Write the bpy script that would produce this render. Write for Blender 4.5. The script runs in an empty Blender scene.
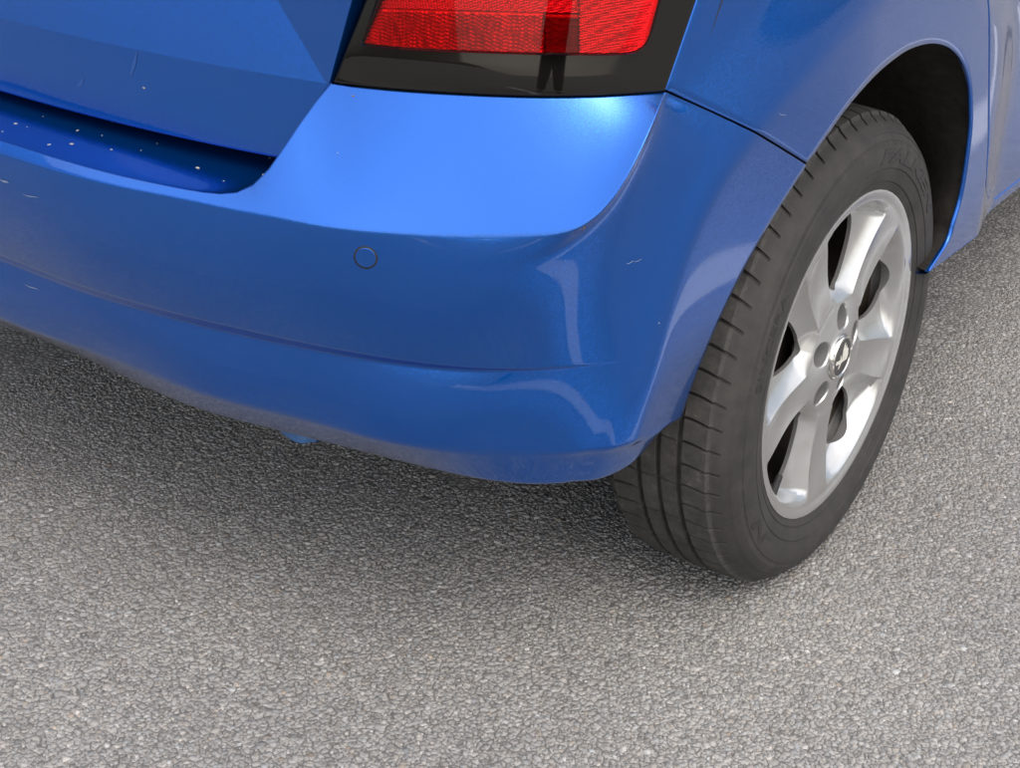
import bpy, bmesh, math, random
import numpy as np
from mathutils import Vector, Matrix

# ------------------------------------------------------------------ camera, world, sun
sc = bpy.context.scene
CAM = np.array([0.6169, -1.6420, 1.1402])
YAW, PITCH, ROLL, FPX = -0.5851, 0.4886, 0.0565, 1600.0
PW, PH = 1020.0, 768.0
cf = np.array([math.sin(YAW)*math.cos(PITCH), math.cos(YAW)*math.cos(PITCH), -math.sin(PITCH)])
_r = np.cross(cf, [0, 0, 1]); _r /= np.linalg.norm(_r); _u = np.cross(_r, cf)
cr_ = _r*math.cos(ROLL) + _u*math.sin(ROLL)
cu_ = -_r*math.sin(ROLL) + _u*math.cos(ROLL)
cam = bpy.data.cameras.new('camera'); camo = bpy.data.objects.new('camera', cam)
sc.collection.objects.link(camo)
M = Matrix.Identity(4)
for i in range(3):
    M[i][0] = cr_[i]; M[i][1] = cu_[i]; M[i][2] = -cf[i]; M[i][3] = CAM[i]
camo.matrix_world = M
cam.sensor_width = 36.0; cam.lens = FPX/PW*36.0
cam.clip_start = 0.02; cam.clip_end = 500
sc.camera = camo

SUN_EL, SUN_AZ = math.radians(58), math.radians(124)   # azimuth from +y (car forward) towards +x
w = bpy.data.worlds.new('World'); sc.world = w; w.use_nodes = True
nt = w.node_tree
sky = nt.nodes.new('ShaderNodeTexSky'); sky.sky_type = 'NISHITA'; sky.sun_disc = False
sky.sun_elevation = SUN_EL; sky.sun_rotation = SUN_AZ
sky.air_density = 1.0; sky.dust_density = 4.0; sky.ozone_density = 1.0
bg = nt.nodes['Background']; bg.inputs[1].default_value = 0.12
hs = nt.nodes.new('ShaderNodeHueSaturation'); hs.inputs['Saturation'].default_value = .8   # thin overcast
nt.links.new(sky.outputs[0], hs.inputs['Color']); nt.links.new(hs.outputs[0], bg.inputs[0])
sl = bpy.data.lights.new('sun', 'SUN'); sl.energy = 1.5; sl.angle = math.radians(136); sl.color = (1, .93, .83)
so = bpy.data.objects.new('sun', sl); sc.collection.objects.link(so)
sd = Vector((math.sin(SUN_AZ)*math.cos(SUN_EL), math.cos(SUN_AZ)*math.cos(SUN_EL), math.sin(SUN_EL)))
so.rotation_euler = sd.to_track_quat('Z', 'Y').to_euler()
sc.view_settings.view_transform = 'Standard'; sc.view_settings.look = 'None'
sc.view_settings.exposure = 0.85; sc.view_settings.gamma = 1
sc.render.engine = 'CYCLES'

# ------------------------------------------------------------------ helpers
rng = np.random.default_rng(7)
C = sc.collection
XC = -0.81                      # centre line of the car; x = 0 is the outer face of the right wheels

def ray(px):
    px = np.atleast_2d(np.array(px, float))
    return cf + ((px[:, 0:1]-PW/2)/FPX)*cr_ - ((px[:, 1:2]-PH/2)/FPX)*cu_
def onz(px, z):
    d = ray(px); z = np.atleast_1d(np.asarray(z, float))
    return CAM + ((z-CAM[2])/d[:, 2])[:, None]*d
def ony(px, yf):
    d = ray(px); out = []
    for v in d:
        t = (-0.6-CAM[1])/v[1]
        for _ in range(30):
            P = CAM+t*v
            t += (yf(P)-P[1])/v[1]
        out.append(CAM+t*v)
    return np.array(out)

def sstep(x):
    x = np.clip(x, 0, 1); return x*x*(3-2*x)
def softmin0(f, k):              # smooth clamp of f to <= 0, corner radius about k
    return 0.5*(f-np.sqrt(f*f+k*k))
def base_side(y, z):
    b = -.004 - .52*np.clip(-.1-y, 0, None)**2 - .16*np.clip(z-.74, 0, None)**2 - .25*np.clip(.42-z, 0, None)**2
    return b - .066*np.clip(y-1.9, 0, None)**2
def X(y, z):                     # the body side (without its panels) as x over y, z
    y = np.asarray(y, float); z = np.asarray(z, float)
    yq, zq = y, z; f = 0
    for yc in (-.02, 2.45):      # flat flare bands round the two wheel arches
        dy, dz = y-yc, z-.30; r = np.hypot(dy, dz)+1e-9
        rc = .37+.038+.045*sstep((z-.40)/.22)
        r2 = rc+.5*((r-rc)+np.sqrt((r-rc)**2+.006**2))       # radius held at the crease inside the band
        k = np.where(r < rc+.3, r2/r, 1.0)
        yq = yq+dy*(k-1); zq = zq+dz*(k-1)
        h = .024+softmin0(-(r-rc)*.24, .002)
        h = .5*(h+np.sqrt(h*h+.004**2))-.0003
        f = f+h
    return base_side(yq, zq)+f
def onX(px):
    out = []
    for v in ray(px):
        t = (0.0-CAM[0])/v[0]
        for _ in range(60):
            P = CAM+t*v
            g = v[0]-(X(P[1]+1e-4*v[1], P[2]+1e-4*v[2])-X(P[1], P[2]))/1e-4
            t -= .8*(P[0]-X(P[1], P[2]))/g
        out.append(CAM+t*v)
    return np.array(out)

def smooth1(u, v, ug, lam):      # penalised smoothing of v(u) onto the even grid ug
    n = len(ug); A = np.zeros((len(u), n)); h = ug[1]-ug[0]
    for i, x in enumerate(u):
        k = min(max(int((x-ug[0])/h), 0), n-2); f = (x-ug[0])/h-k
        A[i, k] = 1-f; A[i, k+1] = f
    D = np.diff(np.eye(n), 3, axis=0)*float(n-1)**2.5      # third derivative over the unit range
    return np.linalg.lstsq(np.vstack([A, math.sqrt(lam)*D]), np.r_[np.asarray(v), np.zeros(n-3)], rcond=None)[0]
def catmull(P, n):               # centripetal-ish dense resample through points, uniform in arc length
    P = np.asarray(P, float); Q = np.vstack([2*P[0]-P[1], P, 2*P[-1]-P[-2]]); out = []
    for i in range(1, len(Q)-2):
        for t in np.linspace(0, 1, 24, endpoint=False):
            a, b, c, d = Q[i-1:i+3]
            out.append(.5*((2*b)+(-a+c)*t+(2*a-5*b+4*c-d)*t*t+(-a+3*b-3*c+d)*t**3))
    out.append(P[-1]); return resample(np.array(out), n)
def resample(P, n):
    P = np.asarray(P, float); s = np.r_[0, np.cumsum(np.linalg.norm(np.diff(P, axis=0), axis=1))]
    t = np.linspace(0, s[-1], n)
    return np.stack([np.interp(t, s, P[:, k]) for k in range(P.shape[1])], -1)

def mesh(name, V, Fc, smooth=True, merge=0):
    me = bpy.data.meshes.new(name)
    me.from_pydata([tuple(map(float, v)) for v in V], [], [tuple(map(int, f)) for f in Fc])
    if merge:
        bm = bmesh.new(); bm.from_mesh(me); bmesh.ops.remove_doubles(bm, verts=bm.verts, dist=merge)
        bmesh.ops.dissolve_degenerate(bm, dist=1e-6, edges=bm.edges); bm.to_mesh(me); bm.free()
    if smooth: me.polygons.foreach_set('use_smooth', [True]*len(me.polygons))
    me.update(); return me
def link(name, me, mat=None, parent=None):
    o = bpy.data.objects.new(name, me); C.objects.link(o)
    if mat is not None:
        me.materials.clear(); me.materials.append(mat)
    if parent is not None: o.parent = parent
    return o
def obj(name, V, Fc, mat, parent=None, smooth=True, merge=0):
    return link(name, mesh(name, V, Fc, smooth, merge), mat, parent)
def empty(name, parent=None, loc=(0, 0, 0)):
    o = bpy.data.objects.new(name, None); C.objects.link(o); o.location = loc; o.empty_display_size = .1
    if parent: o.parent = parent
    return o
def tag(o, label=None, cat=None, group=None, kind=None):
    if label: o['label'] = label
    if cat: o['category'] = cat
    if group: o['group'] = group
    if kind: o['kind'] = kind
    return o
class MB:
    def __init__(s): s.V = []; s.F = []
    def grid(s, G, flip=False, close=False):
        G = np.asarray(G, float); n, m = G.shape[:2]; b = len(s.V)
        s.V += list(G.reshape(-1, 3))
        for i in range(n-1+(1 if close else 0)):
            for j in range(m-1):
                i2 = (i+1) % n
                q = (b+i*m+j, b+i*m+j+1, b+i2*m+j+1, b+i2*m+j)
                s.F.append(q[::-1] if flip else q)
        return s
    def poly(s, P, flip=False):
        b = len(s.V); s.V += [np.array(p, float) for p in P]; f = tuple(range(b, b+len(P)))
        s.F.append(f[::-1] if flip else f); return s
    def box(s, lo, hi):
        x0, y0, z0 = lo; x1, y1, z1 = hi; b = len(s.V)
        s.V += [np.array(v, float) for v in [(x0,y0,z0),(x1,y0,z0),(x1,y1,z0),(x0,y1,z0),(x0,y0,z1),(x1,y0,z1),(x1,y1,z1),(x0,y1,z1)]]
        s.F += [tuple(b+i for i in f) for f in [(3,2,1,0),(4,5,6,7),(0,1,5,4),(1,2,6,5),(2,3,7,6),(3,0,4,7)]]; return s
    def obj(s, name, mat, parent=None, smooth=True, merge=0): return obj(name, s.V, s.F, mat, parent, smooth, merge)

# ------------------------------------------------------------------ materials
def mat(name):
    m = bpy.data.materials.new(name); m.use_nodes = True
    return m, m.node_tree, m.node_tree.nodes['Principled BSDF']
def setp(b, **k):
    for n, v in k.items(): b.inputs[n.replace('_', ' ')].default_value = v
def node(t, ty, **k):
    n = t.nodes.new(ty)
    for a, v in k.items():
        if a.startswith('i_'): n.inputs[a[2:].replace('_', ' ')].default_value = v
        else: setattr(n, a, v)
    return n
def simple(name, col, rough=.5, metal=0, coat=0, noise=0, nscale=60, bump=0, bscale=300, spec=.5):
    m, t, b = mat(name); setp(b, Base_Color=(*col, 1), Roughness=rough, Metallic=metal, Coat_Weight=coat, Coat_Roughness=.03, Specular_IOR_Level=spec)
    tc = node(t, 'ShaderNodeTexCoord')
    if noise:
        n = node(t, 'ShaderNodeTexNoise', i_Scale=nscale, i_Detail=6, i_Roughness=.65); t.links.new(tc.outputs['Object'], n.inputs['Vector'])
        mx = node(t, 'ShaderNodeMixRGB'); mx.inputs[1].default_value = tuple(c*(1-noise) for c in col)+(1,); mx.inputs[2].default_value = tuple(min(1, c*(1+noise)) for c in col)+(1,)
        t.links.new(n.outputs[0], mx.inputs[0]); t.links.new(mx.outputs[0], b.inputs['Base Color'])
    if bump:
        n = node(t, 'ShaderNodeTexNoise', i_Scale=bscale, i_Detail=4); t.links.new(tc.outputs['Object'], n.inputs['Vector'])
        bp = node(t, 'ShaderNodeBump', i_Strength=bump, i_Distance=.001); t.links.new(n.outputs[0], bp.inputs['Height']); t.links.new(bp.outputs[0], b.inputs['Normal'])
    return m
def paint():
    m, t, b = mat('blue_metallic_paint')
    setp(b, Metallic=.84, Roughness=.15, Coat_Weight=1.0, Coat_Roughness=.015, Coat_IOR=1.48)
    tc = node(t, 'ShaderNodeTexCoord')
    v = node(t, 'ShaderNodeTexVoronoi', i_Scale=2600); t.links.new(tc.outputs['Object'], v.inputs['Vector'])
    # metallic flakes: small scatter of the base normal under a smooth coat
    cb = node(t, 'ShaderNodeMixRGB', blend_type='MIX'); cb.inputs[0].default_value = .14
    g = node(t, 'ShaderNodeNewGeometry'); 
    vm = node(t, 'ShaderNodeVectorMath', operation='SUBTRACT'); vm.inputs[1].default_value = (.5, .5, .5)
    t.links.new(v.outputs['Color'], vm.inputs[0])
    vs = node(t, 'ShaderNodeVectorMath', operation='SCALE'); vs.inputs['Scale'].default_value = .17; t.links.new(vm.outputs[0], vs.inputs[0])
    va = node(t, 'ShaderNodeVectorMath', operation='ADD'); t.links.new(g.outputs['Normal'], va.inputs[0]); t.links.new(vs.outputs[0], va.inputs[1])
    vn = node(t, 'ShaderNodeVectorMath', operation='NORMALIZE'); t.links.new(va.outputs[0], vn.inputs[0]); t.links.new(vn.outputs[0], b.inputs['Normal'])
    t.nodes.remove(cb)
    # orange peel of the clear coat
    n = node(t, 'ShaderNodeTexNoise', i_Scale=420, i_Detail=1); t.links.new(tc.outputs['Object'], n.inputs['Vector'])
    bp = node(t, 'ShaderNodeBump', i_Strength=.035, i_Distance=.0006); t.links.new(n.outputs[0], bp.inputs['Height']); t.links.new(bp.outputs[0], b.inputs['Coat Normal'])
    # dust film
    d = node(t, 'ShaderNodeTexNoise', i_Scale=9, i_Detail=7, i_Roughness=.7); t.links.new(tc.outputs['Object'], d.inputs['Vector'])
    rp = node(t, 'ShaderNodeValToRGB'); rp.color_ramp.elements[0].position = .45; rp.color_ramp.elements[0].color = (.0003, .108, .50, 1)
    rp.color_ramp.elements[1].position = .85; rp.color_ramp.elements[1].color = (.0015, .112, .49, 1)
    t.links.new(d.outputs[0], rp.inputs[0]); t.links.new(rp.outputs[0], b.inputs['Base Color'])
    return m
PAINT = paint()
BLACKGLOSS = simple('black_gloss_plastic', (.006, .0055, .005), .04, 0, 0)
DARK = simple('dark_trim', (.012, .012, .013), .7, noise=.4, nscale=40)
LINER = simple('wheel_arch_liner', (.024, .022, .020), .95, noise=.8, nscale=60, bump=.6, bscale=120, spec=.15)
GLASS = simple('tinted_glass', (.006, .008, .009), .03, 0, 1)
CHROME = simple('chrome', (.75, .74, .70), .12, 1)
BRAKE = simple('brake_drum', (.045, .035, .028), .7, .4, noise=.6, nscale=50)
BOLT = simple('bolt_steel', (.12, .12, .115), .5, .8, noise=.3, nscale=90)

def alloy():
    m, t, b = mat('silver_alloy_paint'); setp(b, Metallic=.78, Roughness=.27, Coat_Weight=.35, Coat_Roughness=.12)
    tc = node(t, 'ShaderNodeTexCoord')
    n = node(t, 'ShaderNodeTexNoise', i_Scale=30, i_Detail=8, i_Roughness=.7); t.links.new(tc.outputs['Object'], n.inputs['Vector'])
    rp = node(t, 'ShaderNodeValToRGB'); rp.color_ramp.elements[0].position = .35; rp.color_ramp.elements[0].color = (.53, .54, .54, 1)
    rp.color_ramp.elements[1].position = .78; rp.color_ramp.elements[1].color = (.45, .445, .425, 1)
    t.links.new(n.outputs[0], rp.inputs[0]); t.links.new(rp.outputs[0], b.inputs['Base Color']); return m
ALLOY = alloy()
def rubber():
    m, t, b = mat('tyre_rubber'); setp(b, Roughness=.72, Specular_IOR_Level=.4)
    tc = node(t, 'ShaderNodeTexCoord')
    n = node(t, 'ShaderNodeTexNoise', i_Scale=24, i_Detail=9, i_Roughness=.72); t.links.new(tc.outputs['Object'], n.inputs['Vector'])
    rp = node(t, 'ShaderNodeValToRGB'); rp.color_ramp.elements[0].position = .38; rp.color_ramp.elements[0].color = (.025, .0245, .024, 1)
    rp.color_ramp.elements[1].position = .72; rp.color_ramp.elements[1].color = (.046, .0435, .040, 1)
    t.links.new(n.outputs[0], rp.inputs[0])
    t.links.new(rp.outputs[0], b.inputs['Base Color'])
    n2 = node(t, 'ShaderNodeTexNoise', i_Scale=500, i_Detail=3); t.links.new(tc.outputs['Object'], n2.inputs['Vector'])
    bp = node(t, 'ShaderNodeBump', i_Strength=.35, i_Distance=.0006); t.links.new(n2.outputs[0], bp.inputs['Height']); t.links.new(bp.outputs[0], b.inputs['Normal'])
    return m
RUBBER = rubber()
def tread_rubber():
    m, t, b = mat('worn_tread_rubber'); setp(b, Roughness=.85, Specular_IOR_Level=.3)
    tc = node(t, 'ShaderNodeTexCoord')
    n = node(t, 'ShaderNodeTexNoise', i_Scale=45, i_Detail=10, i_Roughness=.75); t.links.new(tc.outputs['Object'], n.inputs['Vector'])
    rp = node(t, 'ShaderNodeValToRGB'); e = rp.color_ramp.elements
    e[0].position = .36; e[0].color = (.036, .0355, .034, 1); e[1].position = .60; e[1].color = (.068, .066, .061, 1)
    k = e.new(.74); k.color = (.15, .14, .12, 1)
    t.links.new(n.outputs[0], rp.inputs[0]); t.links.new(rp.outputs[0], b.inputs['Base Color'])
    n2 = node(t, 'ShaderNodeTexNoise', i_Scale=350, i_Detail=5, i_Roughness=.7); t.links.new(tc.outputs['Object'], n2.inputs['Vector'])
    bp = node(t, 'ShaderNodeBump', i_Strength=.6, i_Distance=.001); t.links.new(n2.outputs[0], bp.inputs['Height']); t.links.new(bp.outputs[0], b.inputs['Normal'])
    return m
TREAD = tread_rubber()
def lens(name, c0, c1, scale, ribs=False, metal=.55):
    m, t, b = mat(name); setp(b, Metallic=metal, Roughness=.32)
    tc = node(t, 'ShaderNodeTexCoord')
    mp = node(t, 'ShaderNodeMapping'); t.links.new(tc.outputs['Object'], mp.inputs['Vector'])
    if ribs: mp.inputs['Scale'].default_value = (1, 1, .15)
    else: mp.inputs['Rotation'].default_value = (.3, .5, .78)
    v = node(t, 'ShaderNodeTexVoronoi', i_Scale=scale, i_Randomness=.25 if not ribs else .6); t.links.new(mp.outputs[0], v.inputs['Vector'])
    bp = node(t, 'ShaderNodeBump', i_Strength=.5, i_Distance=.0015); t.links.new(v.outputs['Distance'], bp.inputs['Height']); t.links.new(bp.outputs[0], b.inputs['Normal'])
    n = node(t, 'ShaderNodeTexNoise', i_Scale=22, i_Detail=5); t.links.new(mp.outputs[0], n.inputs['Vector'])
    mx = node(t, 'ShaderNodeMixRGB'); mx.inputs[1].default_value = (*c0, 1); mx.inputs[2].default_value = (*c1, 1)
    rp = node(t, 'ShaderNodeValToRGB'); rp.color_ramp.elements[0].position = .35; rp.color_ramp.elements[1].position = .65
    t.links.new(n.outputs[0], rp.inputs[0]); t.links.new(rp.outputs[0], mx.inputs[0]); t.links.new(mx.outputs[0], b.inputs['Base Color'])
    return m
LENS_HI = lens('red_diamond_reflector', (1, .34, .42), (.95, .24, .30), 460, False, .85)
LENS_LO = lens('red_ribbed_reflector', (1, .26, .30), (.55, .08, .10), 300, True, .85)
LENS_DK = lens('dark_red_reflector', (.42, .06, .08), (.26, .03, .04), 150, True, .7)

def cover():
    m = bpy.data.materials.new('red_cover_plastic'); m.use_nodes = True; t = m.node_tree; t.nodes.remove(t.nodes['Principled BSDF'])
    tr = node(t, 'ShaderNodeBsdfTransparent'); tr.inputs[0].default_value = (1, .16, .18, 1)
    gl = node(t, 'ShaderNodeBsdfGlossy'); gl.inputs['Roughness'].default_value = .02
    fr = node(t, 'ShaderNodeFresnel'); fr.inputs[0].default_value = 1.36
    mx = node(t, 'ShaderNodeMixShader'); t.links.new(fr.outputs[0], mx.inputs[0]); t.links.new(tr.outputs[0], mx.inputs[1]); t.links.new(gl.outputs[0], mx.inputs[2])
    t.links.new(mx.outputs[0], t.nodes['Material Output'].inputs[0]); return m
COVER = cover()

def asphalt(chip=False):
    m, t, b = mat('asphalt_chip_stone' if chip else 'asphalt_binder'); setp(b, Roughness=.85, Specular_IOR_Level=.35)
    tc = node(t, 'ShaderNodeTexCoord')
    big = node(t, 'ShaderNodeTexNoise', i_Scale=1.3, i_Detail=6, i_Roughness=.6); t.links.new(tc.outputs['Object'], big.inputs['Vector'])
    if chip:
        at = node(t, 'ShaderNodeAttribute', attribute_name='tint')
        fine = node(t, 'ShaderNodeTexNoise', i_Scale=420, i_Detail=4, i_Roughness=.7); t.links.new(tc.outputs['Object'], fine.inputs['Vector'])
        m1 = node(t, 'ShaderNodeMixRGB', blend_type='MULTIPLY'); m1.inputs[0].default_value = .45
        t.links.new(at.outputs['Color'], m1.inputs[1]); t.links.new(fine.outputs[0], m1.inputs[2]); src = m1
        bp = node(t, 'ShaderNodeBump', i_Strength=.5, i_Distance=.001); t.links.new(fine.outputs[0], bp.inputs['Height']); t.links.new(bp.outputs[0], b.inputs['Normal'])
    else:
        v = node(t, 'ShaderNodeTexVoronoi', i_Scale=115); t.links.new(tc.outputs['Object'], v.inputs['Vector'])
        v2 = node(t, 'ShaderNodeTexVoronoi', feature='DISTANCE_TO_EDGE', i_Scale=115); t.links.new(tc.outputs['Object'], v2.inputs['Vector'])
        sp = node(t, 'ShaderNodeSeparateColor'); t.links.new(v.outputs['Color'], sp.inputs[0])
        rp = node(t, 'ShaderNodeValToRGB'); e = rp.color_ramp.elements; e[0].color = (.265, .258, .245, 1); e[1].color = (.44, .428, .407, 1); t.links.new(sp.outputs[0], rp.inputs[0])
        ed = node(t, 'ShaderNodeValToRGB'); ed.color_ramp.elements[0].color = (.38, .38, .38, 1); ed.color_ramp.elements[1].position = .18; t.links.new(v2.outputs[0], ed.inputs[0])
        m1 = node(t, 'ShaderNodeMixRGB', blend_type='MULTIPLY'); m1.inputs[0].default_value = 1
        t.links.new(rp.outputs[0], m1.inputs[1]); t.links.new(ed.outputs[0], m1.inputs[2]); src = m1
        bp = node(t, 'ShaderNodeBump', i_Strength=.8, i_Distance=.004); t.links.new(v2.outputs[0], bp.inputs['Height']); t.links.new(bp.outputs[0], b.inputs['Normal'])
    r2 = node(t, 'ShaderNodeValToRGB'); r2.color_ramp.elements[0].position = .3; r2.color_ramp.elements[0].color = (.78, .78, .79, 1); r2.color_ramp.elements[1].position = .7; r2.color_ramp.elements[1].color = (1, 1, .99, 1)
    t.links.new(big.outputs[0], r2.inputs[0])
    m2 = node(t, 'ShaderNodeMixRGB', blend_type='MULTIPLY'); m2.inputs[0].default_value = 1
    t.links.new(src.outputs[0], m2.inputs[1]); t.links.new(r2.outputs[0], m2.inputs[2]); t.links.new(m2.outputs[0], b.inputs['Base Color'])
    return m
ASPHALT, CHIP = asphalt(), asphalt(True)

# ------------------------------------------------------------------ ground
GZ = .0065
g = 60.0; n_ = 13; xs = np.linspace(-g, g, n_)
G = np.stack(np.meshgrid(xs, xs, indexing='ij'), -1); G = np.concatenate([G, np.full(G.shape[:2]+(1,), GZ)], -1)
ground = MB().grid(G, flip=False).obj('ground', ASPHALT, None, False)
tag(ground, 'grey worn asphalt of the parking area under the car', None, None, 'structure')

WHITE = simple('road_marking_paint', (.72, .72, .70), .6, noise=.25, nscale=80, bump=.6, bscale=300)
ln = MB(); yy = np.linspace(-2.6, 3.4, 60); jit = rng.normal(0, .0012, (60, 2))
ln.grid(np.stack([np.stack([.45+jit[:, 0], yy, np.full(60, GZ+.004)], -1), np.stack([.55+jit[:, 1], yy, np.full(60, GZ+.004)], -1)], 1), flip=True)
tag(ln.obj('parking_bay_line', WHITE, None, False), 'white painted bay line on the asphalt alongside the car', None, None, 'structure')

def chippings(x0, x1, y0, y1, sp):
    nx, ny = int((x1-x0)/sp), int((y1-y0)/(sp*.87))
    ix, iy = np.meshgrid(np.arange(nx), np.arange(ny), indexing='ij')
    cx = (x0+(ix+.5*(iy % 2))*sp+rng.normal(0, .26*sp, ix.shape)).ravel()
    cy = (y0+iy*sp*.87+rng.normal(0, .26*sp, ix.shape)).ravel()
    keep = ~((cx < -.42) & (cy > -.15)) & ~((cx < -.1) & (cy > .25)) & ~((cx > .445) & (cx < .555)) & ~((cx > .75) & (cy > .6)); cx, cy = cx[keep], cy[keep]
    n = len(cx); K = 5
    rad = sp*np.clip(rng.lognormal(-.62, .36, n), .22, 1.15)
    ang = rng.uniform(0, 6.28, n)[:, None]+np.arange(K)/K*6.2832+rng.normal(0, .22, (n, K))
    rr = rad[:, None]*rng.uniform(.62, 1.2, (n, K))
    st = rng.uniform(.65, 1.0, n)[:, None]; rot = rng.uniform(0, 3.14, n)[:, None]
    a, b_ = np.cos(ang)*rr, np.sin(ang)*rr*st
    px = a*np.cos(rot)-b_*np.sin(rot); py = a*np.sin(rot)+b_*np.cos(rot)
    h = rng.uniform(.0005, .0015, n); tx = rng.normal(0, .09, n)[:, None]; ty = rng.normal(0, .09, n)[:, None]
    V = np.zeros((n, 2*K, 3))
    V[:, :K, 0] = cx[:, None]+px*.82; V[:, :K, 1] = cy[:, None]+py*.82
    V[:, :K, 2] = GZ+h[:, None]+px*tx*.82+py*ty*.82+rng.normal(0, .0004, (n, K))
    V[:, K:, 0] = cx[:, None]+px; V[:, K:, 1] = cy[:, None]+py; V[:, K:, 2] = V[:, :K, 2]-rad[:, None]*.55-.0008
    lp = np.zeros((n, K+4*K), np.int64); base = np.arange(n)[:, None]*2*K
    lp[:, :K] = base+np.arange(K)
    for k in range(K):
        k2 = (k+1) % K
        lp[:, K+4*k:K+4*k+4] = base+np.array([k, K+k, K+k2, k2])
    me = bpy.data.meshes.new('asphalt_chippings')
    me.vertices.add(n*2*K); me.vertices.foreach_set('co', V.astype(np.float32).ravel())
    me.loops.add(lp.size); me.loops.foreach_set('vertex_index', lp.astype(np.int32).ravel())
    sizes = np.tile(np.r_[K, np.full(K, 4)], n); starts = np.r_[0, np.cumsum(sizes)[:-1]]
    me.polygons.add(len(sizes)); me.polygons.foreach_set('loop_start', starts.astype(np.int32))
    me.update(calc_edges=True); me.validate()
    v = np.clip(rng.normal(.385, .055, n), .19, .62); pale = rng.random(n) < .05; v[pale] *= 1.4
    warm = rng.normal(0, .022, n)
    col = np.stack([v*(1.0+warm), v*(.98), v*(.945-warm), np.ones(n)], -1); tan = rng.random(n) < .015
    col[tan, :3] *= [1.06, .95, .84]
    ca = me.color_attributes.new('tint', 'FLOAT_COLOR', 'POINT')
    ca.data.foreach_set('color', np.repeat(col, 2*K, axis=0).astype(np.float32).ravel())
    o = link('asphalt_chippings', me, CHIP)
    tag(o, 'small pale stone chippings set in the asphalt', 'chippings', None, 'stuff')
    return o
chippings(-1.12, .9, -1.15, 1.1, .0058)

# ------------------------------------------------------------------ the car
car = empty('parked_car', None, (0, 0, 0))
tag(car, 'blue metallic hatchback parked on grey asphalt, rear corner with silver alloy wheel', 'car')

def row(pts, u0, u1, n, lam=2e-4, centre=None):
    """pts: list of (px, py, z) or (px, py, 'X'); smooth 3-D curve sampled evenly in u = x + y"""
    P = []
    for a in pts:
        P.append(onX([a[:2]])[0] if a[2] == 'X' else onz([a[:2]], a[2])[0])
    P = np.array(P)
    if centre is not None:            # mirror across the car's centre line to carry the curve on past the frame
        yc, zc = centre
        P = np.vstack([[XC-.15, yc+.008, zc], [XC, yc, zc], P])
    u = P[:, 0]+P[:, 1]; v = P[:, 0]-P[:, 1]
    lo, hi = u.min(), u.max(); ug = np.linspace(lo-1e-6, hi+1e-6, 160)
    vs = smooth1(u, v, ug, lam); zs = smooth1(u, P[:, 2], ug, lam)
    return ug, vs, zs
def at(r, u):
    v = np.interp(u, r[0], r[1]); z = np.interp(u, r[0], r[2])
    return np.stack([(u+v)/2, (u-v)/2, z], -1)

zl, zc1, zc2, zc4, zb = .5798, .572, .43, .338, .288
E_pts = [(0,142,zc1+.0085),(70.6,164,zc1+.0077),(141,182,zc1+.0064),(183.5,190.6,zc1+.0064),(212,194.8,zc1+.0073),(229.4,194.8,zc1+.010),(247,189.5,.5885),(264.7,176.5,.603),(282.4,151.8,.625),(307,116.5,.654),(331.8,84.3,.682)]
L_pts = [(331.8,84.3,.682),(386.7,90.2,.6865),(457,94.7,.691),(520,97.4,.695),(564.7,97.4,.6975),(629.4,95.3,.7005),(666,92.6,'X')]
S_pts = [(666,92.6,'X'),(699,107,'X'),(730.6,121.8,'X'),(776.5,146.5,'X'),(806.5,165.2,'X')]
C1_pts = [(0,153.5,zc1),(70.6,174.7,zc1),(141,190.6,zc1),(212,204.7,zc1),(282,218.8,zc1),(360,230,zc1),(398,233,zc1+.0005),(440,235.5,.574),(477,236.5,.5765),(524,235.3,.583),(563,230.6,.592),(590.6,219.6,.604),(614,200,.623),(633.7,164.7,.653),(653,121.6,.686),(666,92.6,'X')]
C2_pts = [(0,261,zc2),(58.8,284.7,zc2),(117.6,303,zc2),(176.5,320,zc2),(235,333.7,zc2),(313.7,350,zc2),(396,363,zc2),(418,367,zc2),(497,371.8,.4325),(555.7,369,.437),(595,365,.441),(632,360,.446),(668,352,'X'),(711,336,'X')]
C4_pts = [(39,334,zc4),(118,361,zc4),(188,389,zc4),(274,412,zc4),(345,430,zc4),(391,444,zc4),(460,452,zc4),(528,453,zc4),(580,450,.343),(614,446,.350),(640,437,'X'),(660,428,'X'),(681,418,'X')]
B_pts = [(0,322,zb),(78,355,zb),(188,406,zb),(274,430,zb),(340,447,zb),(426,468,zb),(477,482,zb),(536,487,zb),(595,482,.293),(630,467,.305),(655,446,.324),(676,425,.346)]
rE = row(E_pts, 0, 1, 1, 1e-9, (-.690, zl)); rL = row(L_pts, 0, 1, 1, 1e-6); rS = row(S_pts, 0, 1, 1, 1e-6)
rC1a = row(C1_pts, 0, 1, 1, 1e-9, (-.692, zc1))
rC2 = row(C2_pts, 0, 1, 1, 1e-8, (-.662, zc2)); rC4 = row(C4_pts, 0, 1, 1, 1e-8, (-.628, zc4)); rB = row(B_pts, 0, 1, 1, 1e-8, (-.580, zb))
uLamp0 = rL[0][0]; uLamp1 = rS[0][0]; uEnd = rS[0][-1]
def bez(a, c, b, n, ends=True):
    t = np.linspace(0, 1, n); t = .5-.5*np.cos(np.pi*t) if ends else t
    return (1-t)[:, None]**2*a+2*(t*(1-t))[:, None]*c+(t**2)[:, None]*b
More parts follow.
